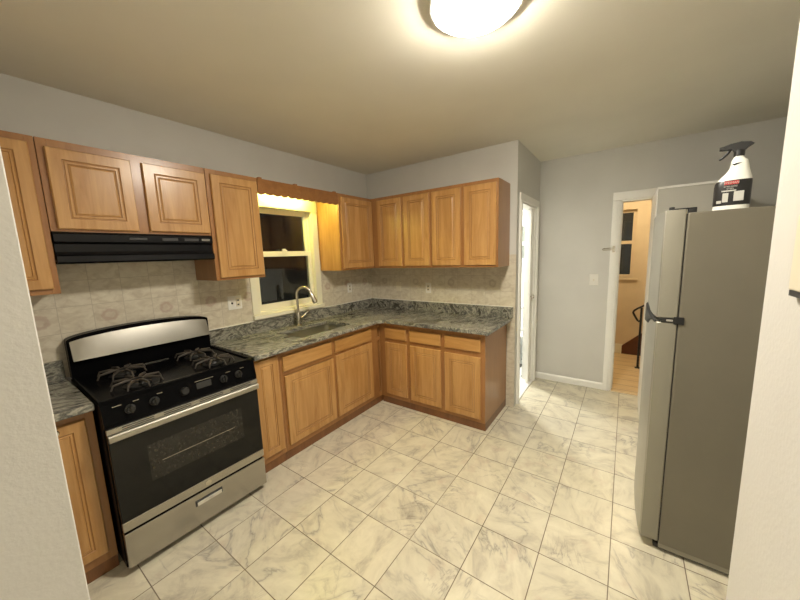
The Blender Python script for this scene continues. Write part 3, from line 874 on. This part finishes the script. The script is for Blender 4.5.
# dark moulded grip at the parting line
b = BM()
gy = [.10, .16, .24, .32]
G = []
for y, d, zt, zb in ((.02, .003, 1.218, 1.206), (.10, .005, 1.222, 1.198), (.17, .007, 1.232, 1.185), (.26, .010, 1.250, 1.150), (.40, .010, 1.255, 1.135), (.56, .003, 1.235, 1.19)):
    s = y / FW; xf = -.081 - .016 * math.sin(PI * s) ** .8
    G.append([b.verts.new(p) for p in ((xf + .004, y, zt), (xf - d, y, zt - .012), (xf - d, y, zb + .012), (xf + .004, y, zb))])
for A_, B_ in zip(G, G[1:]):
    for k in range(4): b.faces.new((A_[k], A_[(k + 1) % 4], B_[(k + 1) % 4], B_[k]))
b.faces.new(G[0]); b.faces.new(G[-1])
obj('door_grip', b, 'gasket', fd, smooth=True, label='black moulded door grip')

# spray bottle on top
sb = thing('spray_bottle', 'white trigger spray bottle with black label standing on the refrigerator', 'bottle', (3.040, 1.690, FH), math.radians(-10))
def loft(b, secs, n=36, pw=2.6):
    rings = []
    for z, cx, rx, ry in secs:
        R_ = []
        for k in range(n):
            a = 2 * PI * k / n; c, s = math.cos(a), math.sin(a)
            R_.append(b.verts.new((cx + rx * math.copysign(abs(c) ** (2 / pw), c), ry * math.copysign(abs(s) ** (2 / pw), s), z)))
        rings.append(R_)
    for A_, B_ in zip(rings, rings[1:]):
        for k in range(n): b.faces.new((A_[k], A_[(k + 1) % n], B_[(k + 1) % n], B_[k]))
    b.faces.new(rings[0]); b.faces.new(rings[-1])
b = BM()
S = [(0, 0, .050, .028), (.004, 0, .056, .032), (.10, .0, .057, .033), (.118, .001, .056, .032), (.138, .006, .048, .029), (.155, .011, .038, .026), (.170, .014, .031, .024), (.185, .015, .028, .022), (.205, .013, .025, .020), (.214, .010, .018, .017), (.222, .010, .014, .014), (.228, .010, .014, .014)]
loft(b, S); obj('bottle_body', b, 'bottle', sb, smooth=True)
b = BM(); loft(b, [(.020, 0, .0568, .0328), (.024, 0, .0578, .0338), (.100, 0, .0580, .0340), (.116, .001, .0572, .0332), (.124, .003, .0545, .0322)])
lb = obj('label_sleeve', b, 'label', sb, smooth=True)
b = BM(); box(b, -.026, .018, -.0362, -.0335, .106, .120, .0005); obj('label_banner', b, 'red', lb)
b = text_bm('WEIMAN', .0115)
bmesh.ops.translate(b, vec=(-.004, -.0368, .1128), verts=b.verts); obj('banner_lettering', b, 'silver', lb)
b = text_bm('STAINLESS', .0088); b2 = text_bm('STEEL', .0088)
bmesh.ops.translate(b, vec=(-.006, -.0362, .098), verts=b.verts); bmesh.ops.translate(b2, vec=(-.006, -.0362, .089), verts=b2.verts); merge(b, b2)
obj('label_lettering', b, 'silver', lb)
b = BM(); box(b, -.032, .012, -.0358, -.0335, .078, .083, .0005); obj('label_stripe', b, 'silver', lb)
b = BM(); box(b, -.028, -.010, -.0358, -.0335, .034, .072, .0005); box(b, .006, .036, -.0358, -.0335, .036, .076, .0005); box(b, -.045, -.030, -.0352, -.0325, .030, .042, .0005); obj('label_picture', b, 'silver', lb)
b = BM()
lathe(b, [(.015, .222), (.017, .226), (.017, .244), (.014, .250), (0, .251)], 20, (.010, 0, 0))
prism(b, [(-.044, .256), (-.042, .270), (-.020, .277), (.012, .280), (.040, .274), (.050, .266), (.036, .256), (.026, .244), (-.006, .240), (-.014, .255)], -.012, .012, 'XZ')
tg = obj('trigger_head', b, 'trigger', sb)
b = BM(); tube(b, [(-.018, 0, .257), (-.027, 0, .240), (-.040, 0, .226), (-.050, 0, .219)], [.006, .0055, .005, .004], 10); obj('trigger_lever', b, 'trigger', tg, smooth=True)
b = BM(); lathe(b, [(.008, -.052), (.009, -.042), (.007, -.040)], 14, (0, 0, .264), 'X'); obj('nozzle', b, 'trigger', tg, smooth=True)
b = BM(); prism(b, [(-.008, .190), (.004, .194), (.022, .193), (.010, .188), (-.002, .184)], -.0225, -.021, 'XZ'); obj('emblem', b, 'darkgrey', sb)

# tall pantry behind refrigerator
pt = thing('tall_storage_cabinet', 'tall pale grey cabinet behind the refrigerator beside the hall doorway', 'cabinet', (2.856, 3.0, 0))
b = BM(); box(b, 0, .46, .02, .70, 0, 2.03, .002, 1); obj('carcass', b, 'panel', pt)
b = BM(); box(b, -.004, .003, .016, .70, .0, 2.034, .001, 1); box(b, .003, .46, .016, .03, 2.018, 2.034); obj('lit_edge_sheet', b, 'trim', pt)  # white sheet paints the lit side and the bright top edge
for x0, x1 in ((.004, .456),):
    b = ring_panel(x1 - x0, 1.93, [(0, .014), (.003, .018)])
    o = obj('door', b, 'panel', pt, (x0, .019, .08))

# ================================================================= SMALL FIXTURES
def plate(nm, label, cat, loc, rz, w, h, parts, mat='white', group=None):
    t = thing(nm, label, cat, loc, rz, group)
    b = BM(); box(b, -w / 2, w / 2, -.006, 0, -h / 2, h / 2, .003); obj('cover_plate', b, mat, t)
    for kind, x in parts:
        if kind == 'outlet':
            b = BM(); box(b, x - .017, x + .017, -.0085, -.005, -.035, .035, .003); o = obj('receptacle', b, 'ivory', t)
            for z in (-.018, .018):
                b = BM(); box(b, x - .008, x + .008, -.0092, -.008, z - .006, z + .006, .0003, 1); obj('socket', b, 'slot', o)
        else:
            b = BM(); box(b, x - .005, x + .005, -.016, -.005, -.010, .006, .002); obj('toggle', b, 'slot' if kind == 'dark' else 'ivory', t)
    return t
plate('outlet_plate', 'white double cover plate left of the window with a switch and an outlet', 'outlet', (TK, 1.033, 1.222), R90, .118, .115, [('dark', -.026), ('outlet', .026)])
plate('outlet_plate', 'white outlet on the tiles right of the window', 'outlet', (TK, 2.402, 1.208), R90, .070, .115, [('outlet', 0)])
plate('outlet_plate', 'white outlet in the middle of the back wall tiles', 'outlet', (.855, YB - TK, 1.190), 0, .070, .115, [('outlet', 0)])
plate('outlet_plate', 'blank beige cover plate near the corner of the back wall', 'outlet', (.437, YB - TK, 1.195), 0, .070, .115, [], 'ivory')
plate('light_switch', 'white light switch left of the hall doorway', 'switch', (2.400, YF, 1.232), 0, .085, .125, [('toggle', 0)])
# swing bar guard on the casing
gd = thing('door_guard', 'metal swing bar door guard on the casing of the hall doorway', 'door guard', (2.565, YF - .023, 1.557))
b = BM(); box(b, -.012, .012, -.010, 0, -.032, .032, .002); obj('mounting_plate', b, 'nickel', gd)
b = BM(); tube(b, [(0, -.014, .012), (-.09, -.014, .008), (-.098, -.014, 0), (-.09, -.014, -.008), (0, -.014, -.006)], .0045, 8); obj('swing_bar', b, 'nickel', gd, smooth=True)
# wall box at right edge
wb = thing('wall_chime', 'white wall box at the right edge of the photo', 'chime box', (XR, .36, 1.50), -R90)
b = BM(); box(b, -.042, .11, -.009, 0, 0, .11, .003); obj('housing', b, 'ivory', wb)
b = BM(); box(b, -.04, .08, -.008, -.003, -.008, .0); obj('underside_shadow', b, 'darkgrey', wb)  # dark strip standing in for the shadow below the box

# ceiling lamp
def dome_lamp(label, loc, rad, mat):
    t = thing('ceiling_lamp', label, 'lamp', loc)
    b = BM(); lathe(b, [(rad * 1.01, 0), (rad * 1.03, -.010), (rad * 1.02, -.028), (rad * .97, -.031), (rad * .96, -.018), (0, -.018)], 48); obj('lamp_base', b, 'lampwhite', t, smooth=True)
    b = BM(); pr_ = [(rad * .94 * math.cos(a), -.024 - .056 * math.sin(a)) for a in [PI / 2 * k / 12 for k in range(12)]] + [(0, -.080)]
    lathe(b, pr_, 48); obj('diffuser', b, mat, t, smooth=True)
    return t
dome_lamp('round white flush ceiling lamp, lit, in the kitchen', (2.14, 1.03, H), .178, 'lampglass')
dome_lamp('added round fill lamp, unseen, in the room behind', (1.5, -1.6, H), .17, 'backfill')  # fill lamp added out of view to lift the ambient light
dome_lamp('round ceiling lamp in the hall', (2.75, 4.55, H), .14, 'hallglow')
dome_lamp('round ceiling lamp in the bathroom', (1.1, 3.8, H), .14, 'bathglow')

# hall stair with railing
st = thing('staircase', 'brown wooden stairs rising to the right in the hall', 'stairs', (2.69, 4.75, 0))
b = BM(); prism(b, [(0, 0), (0, .12), (.19, .30), (1.15, 1.15), (1.15, 0)], .575, .598, 'XZ'); obj('stringer', b, 'brown', st)
b = BM(); n = 4
for k in range(n):
    x0 = .26 + .22 * k; box(b, x0, 1.15, .0, .574, .18 * k, .18 * (k + 1) - .02); 
obj('risers', b, 'hallpaint', st)
for k in range(n):
    b = BM(); x0 = .26 + .22 * k; box(b, x0 - .02, min(x0 + .22, 1.15), -.01, .574, .18 * (k + 1) - .02, .18 * (k + 1), .004); obj('tread', b, 'brown', st)
rl = thing('stair_railing', 'black wrought iron stair railing with curled end in the hall', 'railing', (2.872, 4.715, 0))
b = BM(); box(b, -.012, .012, -.012, .012, 0, .80, .002); box(b, -.03, .03, -.02, .02, 0, .01); obj('post', b, 'iron', rl)
b = BM(); box(b, .44, .464, -.01, .01, .375, 1.14); obj('post', b, 'iron', rl)
b = BM(); tube(b, [(.0, 0, .64), (-.02, 0, .62), (-.035, 0, .635), (-.07, 0, .70), (-.085, 0, .735), (-.075, 0, .76), (-.04, 0, .79), (.0, 0, .815), (.46, 0, 1.16)], .012, 10); obj('handrail', b, 'iron', rl, smooth=True)
for k in range(3):
    b = BM(); x = .11 * (k + 1); box(b, x - .006, x + .006, -.006, .006, [0, .181, .181, .361][k + 1] if False else .2 + .085 * k, .79 + .083 * (k + 1)); obj('baluster', b, 'iron', rl)
b = BM(); tube(b, [(0, 0, .19), (.46, 0, .47)], .008, 8); obj('bottom_rail', b, 'iron', rl)

# bathroom bits seen through the doorway
wc = thing('toilet', 'white toilet seen through the bathroom doorway', 'toilet', (1.40, 4.25, .001))
b = BM(); loft(b, [(0, 0, .10, .16), (.05, 0, .095, .15), (.20, 0, .10, .17), (.34, 0, .17, .23), (.38, 0, .18, .24)], 28, 2.2); obj('bowl', b, 'bathpaint', wc, smooth=True)
b = BM(); loft(b, [(.382, 0, .185, .245), (.400, 0, .187, .247), (.408, 0, .17, .23)], 28, 2.2); obj('seat_lid', b, 'bathpaint', wc, smooth=True)
b = BM(); box(b, -.19, .19, .16, .33, .41, .74, .02); box(b, -.20, .20, .155, .335, .74, .765, .008); obj('tank', b, 'bathpaint', wc)
b = BM(); box(b, .13, .16, .14, .16, .66, .68, .003); obj('flush_lever', b, 'chrome', wc)
tag(obj('wall_hook_plate', (lambda b: (box(b, 1.455, 1.515, 4.575, 4.60, 1.27, 1.34, .004), b)[1])(BM()), 'slot'), 'small black square plate under the bathroom window', 'plate')
